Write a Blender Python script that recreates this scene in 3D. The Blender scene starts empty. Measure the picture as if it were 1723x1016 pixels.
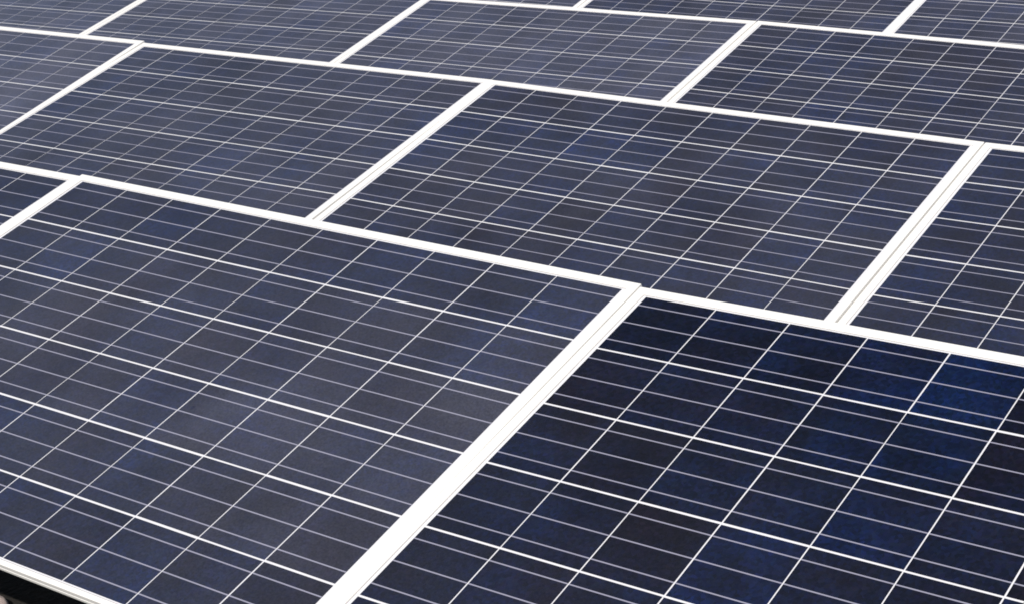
import bpy, bmesh, math, random
from mathutils import Matrix, Vector, noise

# ------------------------------------------------------------------ measures
U = 0.158                       # one cell pitch in metres
PV = 1.0151279442698538         # row pitch of the cells, in U
W = 10.37220049319007           # panel period along a row, in U
OFF = Vector((0.2216, 8.26005, -2.92359))     # row to row, panel-plane axes, in U
TILT = math.atan2(2.92359, 8.26005)
CT, ST = math.cos(TILT), math.sin(TILT)
GROUND = -(6.13 * PV * ST + 2.25)             # ground height in U, below the first row's top edge

def G(v):                       # panel-plane axes (U) -> world metres
    x, y, z = v
    return Vector((x * U, (y * CT - z * ST) * U, (y * ST + z * CT - GROUND) * U))
G3 = Matrix(((1, 0, 0), (0, CT, -ST), (0, ST, CT)))

scene = bpy.context.scene
# ------------------------------------------------------------------ camera
cam_d = bpy.data.cameras.new('camera')
cam = bpy.data.objects.new('camera', cam_d)
scene.collection.objects.link(cam)
scene.camera = cam
RM = Matrix(((0.851544762519028, 0.4892932799300662, -0.18831782613835374),
             (0.14432698087988483, -0.5640870981853543, -0.8130039780029739),
             (-0.5040250390767256, 0.6651299360830487, -0.5509636359213008)))
right, down, fwd = (G3 @ Vector(RM[i]) for i in range(3))
m = Matrix((right, -down, -fwd)).transposed().to_4x4()
m.translation = G((11.60259403, -12.10187688, 10.66307121))
cam.matrix_world = m
cam_d.sensor_width = 36
cam_d.lens = 2834.173 / 1723 * 36
cam_d.shift_x = -508.2146 / 1723
cam_d.shift_y = -41.54 / 1723
cam_d.clip_start = 0.05
cam_d.clip_end = 2000

# ------------------------------------------------------------------ sky, sun, exposure
SUN_EL, SUN_AZ = math.radians(45), math.radians(158)     # azimuth clockwise from +Y
world = bpy.data.worlds.new('World'); scene.world = world
world.use_nodes = True
wn = world.node_tree.nodes; wl = world.node_tree.links
sky = wn.new('ShaderNodeTexSky'); sky.sky_type = 'NISHITA'; sky.sun_disc = False
sky.sun_elevation = SUN_EL; sky.sun_rotation = SUN_AZ
sky.dust_density = 1.2; sky.ozone_density = 1.0; sky.air_density = 1.0
wl.new(sky.outputs[0], wn['Background'].inputs[0]); wn['Background'].inputs[1].default_value = 0.052
sd = bpy.data.lights.new('sun', 'SUN'); sd.energy = 4.0; sd.angle = math.radians(0.5); sd.color = (1, 0.965, 0.91)
sun = bpy.data.objects.new('sun', sd); scene.collection.objects.link(sun)
S = Vector((math.sin(SUN_AZ) * math.cos(SUN_EL), math.cos(SUN_AZ) * math.cos(SUN_EL), math.sin(SUN_EL)))
sun.rotation_euler = S.to_track_quat('Z', 'Y').to_euler(); sun.location = S * 30
scene.cycles.filter_width = 1.8
scene.view_settings.view_transform = 'Standard'; scene.view_settings.look = 'None'
scene.view_settings.exposure = 0.2; scene.view_settings.gamma = 1

# ------------------------------------------------------------------ materials
def mat(name):
    mt = bpy.data.materials.new(name); mt.use_nodes = True
    nt = mt.node_tree; return mt, nt, nt.nodes['Principled BSDF']
def N(nt, kind, **kw):
    n = nt.nodes.new(kind)
    for k, v in kw.items():
        if k[0] == '_': n.inputs[int(k[1:])].default_value = v
        else: setattr(n, k, v)
    return n

def dust_haze_coat(nt, b, colour_socket, dust_haze_scale=1.0, coat=1.0):
    """glass face of the laminate: a clear coat, with a dusty film and greyish sky haze mixed into the base colour"""
    L = nt.links
    oi = N(nt, 'ShaderNodeObjectInfo')
    geo = N(nt, 'ShaderNodeNewGeometry')
    n1 = N(nt, 'ShaderNodeTexNoise'); n1.inputs['Scale'].default_value = 3.5; n1.inputs['Detail'].default_value = 6; n1.inputs['Roughness'].default_value = .62
    L.new(geo.outputs['Position'], n1.inputs['Vector'])
    mr = N(nt, 'ShaderNodeMapRange', _1=.3, _2=.7, _3=.7, _4=1.3); L.new(n1.outputs['Fac'], mr.inputs[0])
    n2 = N(nt, 'ShaderNodeTexNoise'); n2.inputs['Scale'].default_value = 260; n2.inputs['Detail'].default_value = 3
    L.new(geo.outputs['Position'], n2.inputs['Vector'])
    mr2 = N(nt, 'ShaderNodeMapRange', _1=.3, _2=.7, _3=.75, _4=1.25); L.new(n2.outputs['Fac'], mr2.inputs[0])
    mu = N(nt, 'ShaderNodeMath', operation='MULTIPLY'); L.new(mr.outputs[0], mu.inputs[0]); L.new(mr2.outputs[0], mu.inputs[1])
    mu2 = N(nt, 'ShaderNodeMath', operation='MULTIPLY'); L.new(mu.outputs[0], mu2.inputs[0]); L.new(oi.outputs['Alpha'], mu2.inputs[1])
    n4 = N(nt, 'ShaderNodeTexNoise'); n4.inputs['Scale'].default_value = 17; n4.inputs['Detail'].default_value = 7; n4.inputs['Roughness'].default_value = .7; n4.inputs['Distortion'].default_value = .6
    L.new(geo.outputs['Position'], n4.inputs['Vector'])
    m4 = N(nt, 'ShaderNodeMapRange', _1=.66, _2=.76, _3=1, _4=.35); L.new(n4.outputs['Fac'], m4.inputs[0])
    m5 = N(nt, 'ShaderNodeMapRange', _1=.30, _2=.24, _3=0, _4=.6); L.new(n4.outputs['Fac'], m5.inputs[0])
    ad = N(nt, 'ShaderNodeMath', operation='ADD'); L.new(m4.outputs[0], ad.inputs[0]); L.new(m5.outputs[0], ad.inputs[1])
    mu5 = N(nt, 'ShaderNodeMath', operation='MULTIPLY'); L.new(mu2.outputs[0], mu5.inputs[0]); L.new(ad.outputs[0], mu5.inputs[1])
    mu3 = N(nt, 'ShaderNodeMath', operation='MULTIPLY', _1=dust_haze_scale); L.new(mu5.outputs[0], mu3.inputs[0])
    mx = N(nt, 'ShaderNodeMix', data_type='RGBA'); L.new(mu3.outputs[0], mx.inputs[0]); L.new(colour_socket, mx.inputs[6])
    mx.inputs[7].default_value = (.385, .39, .50, 1)  # lavender grey: dusty film plus reflected sky haze, painted into the colour
    L.new(mx.outputs[2], b.inputs['Base Color'])
    b.inputs['Coat Weight'].default_value = coat; b.inputs['Coat Roughness'].default_value = .07; b.inputs['Coat IOR'].default_value = 1.32

# silicon cell: colour of the wafer comes from the object's colour, its alpha the dusty film and painted sky haze of that panel
cell_m, nt, b = mat('polycrystalline_silicon'); L = nt.links
oi = N(nt, 'ShaderNodeObjectInfo'); tc = N(nt, 'ShaderNodeTexCoord')
rnd = N(nt, 'ShaderNodeVectorMath', operation='SCALE'); rnd.inputs[0].default_value = (37, 19, 53); L.new(oi.outputs['Random'], rnd.inputs['Scale'])
add = N(nt, 'ShaderNodeVectorMath', operation='ADD'); L.new(tc.outputs['Object'], add.inputs[0]); L.new(rnd.outputs[0], add.inputs[1])
vo = N(nt, 'ShaderNodeTexVoronoi'); vo.inputs['Scale'].default_value = 150; L.new(add.outputs[0], vo.inputs['Vector'])
sep = N(nt, 'ShaderNodeSeparateColor'); L.new(vo.outputs['Color'], sep.inputs[0])
gr = N(nt, 'ShaderNodeMapRange', _1=0., _2=1., _3=.65, _4=1.4); L.new(sep.outputs[0], gr.inputs[0])
no = N(nt, 'ShaderNodeTexNoise'); no.inputs['Scale'].default_value = 9; no.inputs['Detail'].default_value = 4; L.new(add.outputs[0], no.inputs['Vector'])
lo = N(nt, 'ShaderNodeMapRange', _1=.3, _2=.7, _3=.65, _4=1.4); L.new(no.outputs['Fac'], lo.inputs[0])
mm = N(nt, 'ShaderNodeMath', operation='MULTIPLY'); L.new(gr.outputs[0], mm.inputs[0]); L.new(lo.outputs[0], mm.inputs[1])
sc = N(nt, 'ShaderNodeVectorMath', operation='SCALE'); L.new(oi.outputs['Color'], sc.inputs[0]); L.new(mm.outputs[0], sc.inputs['Scale'])
# grains lean to blue or to brown
no2 = N(nt, 'ShaderNodeTexNoise'); no2.inputs['Scale'].default_value = 7; no2.inputs['Detail'].default_value = 5; L.new(add.outputs[0], no2.inputs['Vector'])
rm = N(nt, 'ShaderNodeValToRGB'); L.new(no2.outputs['Fac'], rm.inputs[0])
rm.color_ramp.elements[0].position = .35; rm.color_ramp.elements[0].color = (1.05, .88, .75, 1)
rm.color_ramp.elements[1].position = .65; rm.color_ramp.elements[1].color = (.9, 1.15, 1.35, 1)
ml = N(nt, 'ShaderNodeVectorMath', operation='MULTIPLY'); L.new(sc.outputs[0], ml.inputs[0]); L.new(rm.outputs[0], ml.inputs[1])
geo = N(nt, 'ShaderNodeNewGeometry')
no3 = N(nt, 'ShaderNodeTexNoise'); no3.inputs['Scale'].default_value = 3.2; no3.inputs['Detail'].default_value = 5; no3.inputs['Roughness'].default_value = .6; L.new(geo.outputs['Position'], no3.inputs['Vector'])
rm3 = N(nt, 'ShaderNodeValToRGB'); L.new(no3.outputs['Fac'], rm3.inputs[0])
rm3.color_ramp.elements[0].position = .33; rm3.color_ramp.elements[0].color = (1.15, .88, .8, 1)
rm3.color_ramp.elements[1].position = .67; rm3.color_ramp.elements[1].color = (.8, 1.15, 1.35, 1)
ml3 = N(nt, 'ShaderNodeVectorMath', operation='MULTIPLY'); L.new(ml.outputs[0], ml3.inputs[0]); L.new(rm3.outputs[0], ml3.inputs[1])
mrx = N(nt, 'ShaderNodeMapRange', _1=0., _2=1., _3=.8, _4=1.2); L.new(sep.outputs[1], mrx.inputs[0])
mry = N(nt, 'ShaderNodeMapRange', _1=0., _2=1., _3=.8, _4=1.25); L.new(sep.outputs[2], mry.inputs[0])
cmb = N(nt, 'ShaderNodeCombineXYZ'); L.new(mrx.outputs[0], cmb.inputs[0]); cmb.inputs[1].default_value = 1; L.new(mry.outputs[0], cmb.inputs[2])
ml4 = N(nt, 'ShaderNodeVectorMath', operation='MULTIPLY'); L.new(ml3.outputs[0], ml4.inputs[0]); L.new(cmb.outputs[0], ml4.inputs[1])
dust_haze_coat(nt, b, ml4.outputs[0])
b.inputs['Roughness'].default_value = .45; b.inputs['Specular IOR Level'].default_value = .15

def coated(name, col, rough, spec, metal=0.0, dust_haze=.6):
    mt, nt, b = mat(name)
    no = N(nt, 'ShaderNodeTexNoise'); no.inputs['Scale'].default_value = 25
    geo = N(nt, 'ShaderNodeNewGeometry'); nt.links.new(geo.outputs['Position'], no.inputs['Vector'])
    mx = N(nt, 'ShaderNodeMix', data_type='RGBA'); nt.links.new(no.outputs['Fac'], mx.inputs[0])
    mx.inputs[6].default_value = tuple(c * .92 for c in col) + (1,); mx.inputs[7].default_value = tuple(min(1, c * 1.06) for c in col) + (1,)
    dust_haze_coat(nt, b, mx.outputs[2], dust_haze)
    b.inputs['Roughness'].default_value = rough; b.inputs['Specular IOR Level'].default_value = spec; b.inputs['Metallic'].default_value = metal
    return mt
back_m = coated('white_backsheet', (.77, .76, .78), .6, .2)
bus_m = coated('tinned_ribbon', (.30, .295, .375), .5, .3)

def plain(name, col, rough, metal, var=.08, scale=30, bump=0):
    mt, nt, b = mat(name)
    tc = N(nt, 'ShaderNodeTexCoord'); no = N(nt, 'ShaderNodeTexNoise'); no.inputs['Scale'].default_value = scale; no.inputs['Detail'].default_value = 5
    nt.links.new(tc.outputs['Object'], no.inputs['Vector'])
    mx = N(nt, 'ShaderNodeMix', data_type='RGBA'); nt.links.new(no.outputs['Fac'], mx.inputs[0])
    mx.inputs[6].default_value = tuple(c * (1 - var) for c in col) + (1,); mx.inputs[7].default_value = tuple(min(.95, c * (1 + var)) for c in col) + (1,)
    nt.links.new(mx.outputs[2], b.inputs['Base Color'])
    b.inputs['Roughness'].default_value = rough; b.inputs['Metallic'].default_value = metal
    if bump:
        bp = N(nt, 'ShaderNodeBump'); bp.inputs['Strength'].default_value = bump; bp.inputs['Distance'].default_value = .01
        nt.links.new(no.outputs['Fac'], bp.inputs['Height']); nt.links.new(bp.outputs[0], b.inputs['Normal'])
    return mt
frame_m = plain('anodised_frame', (.84, .82, .79), .42, .0, .04, 14)
rack_m = plain('galvanised_steel', (.42, .43, .44), .45, .7, .15, 20)
seal_m = plain('grey_silicone', (.45, .43, .42), .6, 0, .3, 40)
stone_m = plain('pale_stone', (.50, .43, .40), .85, 0, .3, 60, .5)

ground_m, nt, b = mat('dark_soil'); L = nt.links
geo = N(nt, 'ShaderNodeNewGeometry')
n1 = N(nt, 'ShaderNodeTexNoise'); n1.inputs['Scale'].default_value = 9; n1.inputs['Detail'].default_value = 9; n1.inputs['Roughness'].default_value = .7; L.new(geo.outputs['Position'], n1.inputs['Vector'])
rp = N(nt, 'ShaderNodeValToRGB'); L.new(n1.outputs['Fac'], rp.inputs[0])
rp.color_ramp.elements[0].position = .35; rp.color_ramp.elements[0].color = (.006, .005, .004, 1)
rp.color_ramp.elements[1].position = .7; rp.color_ramp.elements[1].color = (.016, .015, .006, 1)
e = rp.color_ramp.elements.new(.55); e.color = (.012, .008, .005, 1)
L.new(rp.outputs[0], b.inputs['Base Color']); b.inputs['Roughness'].default_value = .95
n2 = N(nt, 'ShaderNodeTexNoise'); n2.inputs['Scale'].default_value = 60; n2.inputs['Detail'].default_value = 6; L.new(geo.outputs['Position'], n2.inputs['Vector'])
bp = N(nt, 'ShaderNodeBump'); bp.inputs['Strength'].default_value = .8; bp.inputs['Distance'].default_value = .02
L.new(n2.outputs['Fac'], bp.inputs['Height']); L.new(bp.outputs[0], b.inputs['Normal'])

# ------------------------------------------------------------------ helpers
def link(name, me, parent=None, loc=None, label=None, cat=None, group=None, kind=None):
    o = bpy.data.objects.new(name, me); scene.collection.objects.link(o)
    if parent is not None: o.parent = parent
    if loc is not None: o.location = loc
    if label: o['label'] = label
    if cat: o['category'] = cat
    if group: o['group'] = group
    if kind: o['kind'] = kind
    return o
def mesh_from(bm, name, mt):
    bmesh.ops.recalc_face_normals(bm, faces=bm.faces)
    me = bpy.data.meshes.new(name); bm.to_mesh(me); bm.free(); me.materials.append(mt); return me
def box(bm, x0, x1, y0, y1, z0, z1, M=None):
    vs = [bm.verts.new((x, y, z)) for z in (z0, z1) for y in (y0, y1) for x in (x0, x1)]
    for f in ((0, 2, 3, 1), (4, 5, 7, 6), (0, 1, 5, 4), (2, 6, 7, 3), (0, 4, 6, 2), (1, 3, 7, 5)):
        bm.faces.new([vs[i] for i in f])
    if M is not None:
        for v in vs: v.co = M @ v.co
def box_mesh(name, mt, *a):
    bm = bmesh.new(); box(bm, *a); return mesh_from(bm, name, mt)

# ------------------------------------------------------------------ ground
bm = bmesh.new()
box_ = [(-400, -400), (400, -400), (400, 400), (-400, 400)]
bm.faces.new([bm.verts.new((x, y, 0)) for x, y in box_])
link('ground', mesh_from(bm, 'ground', ground_m), kind='structure')

# ------------------------------------------------------------------ one panel, in metres about its middle
SIDE, TOP, BOT = (W - 10 - .020) / 2 * U, .135 * U, .075 * U   # white border round the cells, frame included
LIP = .0085                                                    # flat top of the frame
X1 = 5 * U + SIDE
Y1 = 3 * PV * U + TOP; Y0 = -3 * PV * U - BOT
FD = .0150                                                     # depth of the frame
LSIDE, LTOP, LBOT = .0205, .0190, .0095                        # the lip is wider at the sides and top than at the bottom
def ring(s, z):
    def g(lip): return lip + (s - LIP) if s > LIP / 2 and s < LIP + .003 else s
    a, t, b = g(LSIDE), g(LTOP), g(LBOT)
    return ((-X1 + a, Y0 + b, z), (X1 - a, Y0 + b, z), (X1 - a, Y1 - t, z), (-X1 + a, Y1 - t, z))
def frame_mesh():
    # section: inset from the outer edge, height above the glass face
    prof = [(LIP + .0006, -.0008), (LIP, .0012), (LIP - .0007, .0018), (.0013, .0018), (.0003, .0014), (0, .0006),
            (0, -.0072), (.0008, -.0078), (.0008, -.0090), (0, -.0096), (0, -FD), (.002, -FD - .001), (.016, -FD - .001), (.016, -.0045)]
    bm = bmesh.new(); rings = []
    for s, z in prof:
        rings.append([bm.verts.new(p) for p in ring(s, z)])
    for a, c in zip(rings, rings[1:]):
        for i in range(4):
            j = (i + 1) % 4; bm.faces.new((a[i], a[j], c[j], c[i]))
    return mesh_from(bm, 'frame', frame_m)
FRAME = frame_mesh()
BACK = box_mesh('backsheet', back_m, -X1 + .004, X1 - .004, Y0 + .004, Y1 - .004, -.0042, -.0006)
GAPX, GAPY = .0026, .0041
CELL = box_mesh('cell', cell_m, -U / 2 + GAPX / 2, U / 2 - GAPX / 2, -U * PV / 2 + GAPY / 2, U * PV / 2 - GAPY / 2, -.0007, -.0002)
def seal_mesh():
    bm = bmesh.new(); a, c = LIP + .0003, LIP + .0013
    q = [[bm.verts.new(p) for p in ring(t, z)] for t, z in ((a, -.0003), (a, .0005), (c, -.0001), (c, -.0004))]
    for u, v in zip(q, q[1:]):
        for i in range(4): bm.faces.new((u[i], u[(i + 1) % 4], v[(i + 1) % 4], v[i]))
    return mesh_from(bm, 'edge_seal', seal_m)
SEAL = seal_mesh()
def bus_mesh():
    bm = bmesh.new(); h = .00115
    for c in range(10): box(bm, (c - 5) * U + GAPX / 2 + .0002, (c - 4) * U - GAPX / 2 - .0002, -h, h, -.0003, .0001)   # one ribbon, ducking behind between the cells
    return mesh_from(bm, 'busbar', bus_m)
BUS = bus_mesh()

rng = random.Random(7)
NAVY, BLUE, SLATE, BLACK, BROWN, BRIGHT = (.0052, .0072, .020), (.0048, .0088, .026), (.0065, .0078, .018), (.0048, .0050, .012), (.0062, .0058, .013), (.003, .0095, .036)
def pick(w):
    return rng.choices((NAVY, BLUE, SLATE, BLACK, BROWN, BRIGHT), w)[0]

def make_panel(row, k, label, T=(0,) * 6, dust_haze=.06, w=(4, 3, 4, 2, 1.5, .4), special={}, depth=1.0, film=lambda r, c: 1.0):
    root = link('solar_panel', None, label=label, cat='solar panel', group='solar panels in the four tilted rows')
    root.empty_display_size = .1
    L = Vector(T[:3]) + Vector((5 + k * W, -3 * PV, 0)) + OFF * row
    rv = Vector(T[3:]); R = Matrix.Rotation(rv.length, 3, rv.normalized()) if rv.length > 1e-9 else Matrix.Identity(3)
    M = (G3 @ R).to_4x4(); M.translation = G(L); root.matrix_world = M
    dust_haze *= .86  # per panel amount of dusty film and painted sky haze
    fr = link('frame', FRAME, root)
    link('edge_seal', SEAL, root)
    bk = link('backsheet', BACK, root); bk.color = (1, 1, 1, dust_haze)
    for r in range(6):
        y = (2.5 - r) * PV * U
        for c in range(10):
            o = link('cell', CELL, root, ((c - 4.5) * U + rng.gauss(0, .00018), y + rng.gauss(0, .0002), 0))
            o.rotation_euler.z = rng.gauss(0, .0009)
            col = special.get((r, c)) or pick(w)
            col = tuple(.62 * a + .38 * n for a, n in zip(col, (.0054, .0076, .0205)))
            v = rng.uniform(.9, 1.1) * depth
            o.color = (col[0] * v, col[1] * v, col[2] * v, dust_haze * rng.uniform(.93, 1.07) * film(r, c))
        for q in (-1, 0, 1):
            o = link('busbar', BUS, root, (0, y + q * .0520, 0)); o.color = (1, 1, 1, dust_haze)
    return root

WOB = random.Random(3)
def wob(): return (0, WOB.uniform(-.02, .02), WOB.uniform(-.03, .03), WOB.uniform(-.004, .004), WOB.uniform(-.004, .004), 0)
TA = [-0.00452, -0.00222, 0.01908, 0.0074, 0.01526, 0.00213]
TB = [-0.006, -0.01484, -0.046, 0.0005, -0.0005, 0.00345]
TP = [0.018, -0.04937, 0.06921, -0.00545, 0.01196, 0.00061]
TQ = [0.00344, -0.03185, 0.0088, -0.00565, -0.00627, 0.00148]
TR = [-0.00525, 0.01481, -0.04366, -0.00074, 0.01045, -0.00071]
TP2 = [-0.006, 0.01435, 0.074, -0.00965, -0.00949, -0.00496]
TPR = [0.018, -0.04217, 0.01006, -0.00047, -0.00524, 0.0002]
TP3 = [-0.024, 0.100, -0.085, 0.0129, -0.00931, 0.00036]
dark_w = (5, 1.5, .6, 2, 1.5, .2)
spB = {(0, 0): BLACK, (0, 1): BLACK, (0, 2): NAVY, (0, 3): (.004, .008, .030), (0, 4): BRIGHT, (1, 0): BROWN, (1, 1): NAVY, (1, 3): NAVY, (1, 4): BRIGHT,
       (1, 5): BROWN, (2, 2): BLUE, (2, 4): (.004, .008, .028), (2, 5): NAVY, (3, 3): (.004, .008, .030), (3, 0): BLACK, (4, 0): BLACK, (4, 1): BROWN, (5, 0): BLACK, (5, 1): BROWN}
spA = {(1, 1): BLUE, (1, 3): BROWN, (0, 3): BLACK, (0, 4): BLACK, (0, 1): NAVY, (1, 5): BLUE, (1, 0): SLATE}
PANELS = [
 (0, -2, 'dark panel corner at the left edge, left neighbour of the big front panel', (-.012, -.02, .085, 0, 0, 0), .07, dark_w, {}),
 (0, -1, 'big slate blue front panel filling the lower left, its bottom frame edge in view', TA, .102, (3, 3, 6, 1.5, 2, .1), spA),
 (0, 0, 'very dark navy panel filling the lower right corner, darkest of all', TB, .030, dark_w, spB),
 (1, -3, 'greyish panel at the left edge, leftmost in the second row from the front', TP3, .21, (2, 3, 6, 0, 2, 0), {}),
 (1, -2, 'blue grey panel directly behind the front left one, second row', TP2, .115, (3, 4, 5, 1, 2, .3), {(1, 1): BLACK, (1, 2): BLACK}),
 (1, -1, 'dark blue panel right of centre, its whole top frame edge in view, second row', TP, .082, (3, 4, 4, 2, 2, .3), {(0, 0): NAVY, (0, 1): BLACK, (0, 2): BLACK}),
 (1, 0, 'navy panel cut off by the right edge, behind the very dark front one', TPR, .055, (4, 5, 3, 1, 1, .6), {}),
 (2, -4, 'pale grey panel in the upper left corner, third row', (0, .03, -.31, -.0103, -.0184, -.0034), .20, (2, 3, 6, 0, 1, 0), {}),
 (2, -3, 'hazy grey panel at the upper left, second from left in the third row', (.003, .0217, -.1212, -.01027, -.01844, -.00342), .165, (2, 4, 6, .5, 2, 0), {}),
 (2, -2, 'blue grey panel at top centre between two white diagonal frames, third row', TQ, .165, (3, 5, 5, 0, 2, .3), {}),
 (2, -1, 'dark panel at the right under the top right corner, third row', TR, .078, (4, 4, 3, 2, 2, .3), {}),
 (3, -3, 'grey sliver of a panel at the top edge centre, back row', wob(), .15, (2, 4, 5, 1, 1, 0), {}),
 (3, -2, 'dark brownish panel strip along the top edge right of centre, back row', wob(), .10, (2, 2, 4, 3, 3, 0), {}),
 (3, -1, 'blue panel strip in the top right corner, rightmost of the back row', wob(), .125, (3, 6, 3, 0, 0, .6), {}),
 # neighbours that the rows continue with, just outside the picture
 (0, -3, 'panel farthest left in the front row, beyond the left edge', wob(), .06, dark_w, {}),
 (0, 1, 'panel right of the very dark front one, beyond the right edge', wob(), .02, dark_w, {}),
 (1, -4, 'panel farthest left in the second row, beyond the left edge', wob(), .1, dark_w, {}),
 (1, 1, 'panel farthest right in the second row, beyond the right edge', wob(), .04, dark_w, {}),
 (2, -5, 'panel farthest left in the third row, beyond the left edge', (0, .03, -.50, -.0103, -.0184, -.0034), .12, (3, 3, 3, 1, 1, 0), {}),
 (2, 0, 'panel farthest right in the third row, beyond the right edge', wob(), .07, (3, 3, 3, 1, 1, 0), {}),
 (3, -5, 'panel farthest left in the back row, above the upper left corner', wob(), .12, (3, 3, 3, 1, 1, 0), {}),
 (3, -4, 'panel second from left in the back row, above the top edge', wob(), .12, (3, 3, 3, 1, 1, 0), {}),
 (3, 0, 'panel farthest right in the back row, beyond the right edge', wob(), .07, (3, 3, 3, 1, 1, 0), {}),
]
for row, k, label, T, dust_haze, w, sp in PANELS:
    film = lambda r, c: 1.0                       # strength of the pale film by cell row and column
    if (row, k) == (0, -1): film = lambda r, c: (.72, .92, 1.1, 1.12, .98, .72)[r] * (1 if c > 6 or r < 4 else .85)
    if (row, k) == (0, 0): film = lambda r, c: (.08, .3, .6, .8, 1., 1.)[r] * (1.1 - .12 * c)
    make_panel(row, k, label, T, dust_haze, w, sp, .85 if (row, k) == (0, 0) else 1.0, film)

# ------------------------------------------------------------------ racks that carry the rows
ROWNAME = ['front', 'second', 'third', 'back']
for row in range(4):
    ks = [k for r, k, *_ in PANELS if r == row]
    x0, x1 = (min(ks) * W - .1) * U, ((max(ks) + 1) * W - .3) * U
    rack = link('mounting_rack', None, G(Vector((0, 0, 0))) and None, label='galvanised steel rack of rails and short posts under the %s row' % ROWNAME[row], cat='rack', group='racks under the rows')
    o = OFF * row
    for v in (1.35, 4.75):
        base = G(Vector((o.x, -v * PV + o.y, o.z - (FD + .0015) / U - (.2, .2, .72, .15)[row])))
        bm = bmesh.new(); box(bm, x0, x1, -.02, .02, -.04, .0)
        rl = link('rail', mesh_from(bm, 'rail', rack_m), rack)
        Mx = G3.to_4x4(); Mx.translation = (0, base.y, base.z); rl.matrix_world = Mx
        hz = base.z - .03
        bm = bmesh.new(); box(bm, -.02, .02, -.02, .02, 0, hz)
        box(bm, -.06, .06, -.06, .06, 0, .008)
        pm = mesh_from(bm, 'post', rack_m)
        n_left = int((-.2 - x0) / 1.64); n = n_left + int((x1 + .2) / 1.64)
        for i in range(n + 1):
            link('post', pm, rack, (-.20 + 1.64 * (i - n_left), base.y, 0))

# ------------------------------------------------------------------ stones on the soil along the front row
def stone_bm(bm, c, r, rg, sub=1):
    M = Matrix.Translation(c) @ Matrix.Rotation(rg.uniform(0, 6.3), 4, 'Z') @ Matrix.Diagonal((r * rg.uniform(.8, 1.4), r * rg.uniform(.7, 1.1), r * rg.uniform(.45, .75), 1))
    res = bmesh.ops.create_icosphere(bm, subdivisions=sub, radius=1)
    ofs = Vector((rg.uniform(0, 99), 0, 0))
    for v in res['verts']:
        d = 1 + .28 * noise.noise(v.co * 1.6 + ofs)
        v.co = M @ (v.co * d)
rg = random.Random(11)
bm = bmesh.new(); yf = G((0, -6.2 * PV, 0)).y
for i in range(1300):
    x = rg.uniform(-4.2, 2.2); y = yf + rg.uniform(-.9, .25)
    r = .004 + .012 * rg.random() ** 3
    stone_bm(bm, (x, y, r * .2), r, rg)
link('gravel', mesh_from(bm, 'gravel', stone_m), kind='stuff', label='loose pale pebbles on the soil in front of the panels', cat='gravel')
rs = random.Random(5)
bm = bmesh.new()
bmesh.ops.create_icosphere(bm, subdivisions=3, radius=1)
for v in bm.verts:
    d = 1 + .22 * noise.noise(v.co * 1.3) + .06 * noise.noise(v.co * 5)
    v.co = Vector((v.co.x * d * .062, v.co.y * d * .048, v.co.z * d * .036))
me = mesh_from(bm, 'pale_stone', plain('pinkish_stone', (.62, .50, .46), .85, 0, .35, 45, .4))
for p in me.polygons: p.use_smooth = True
link('stone', me, loc=(-1.214, -.670, .006), label='pale pinkish stone on the dark soil at the bottom left corner', cat='stone')
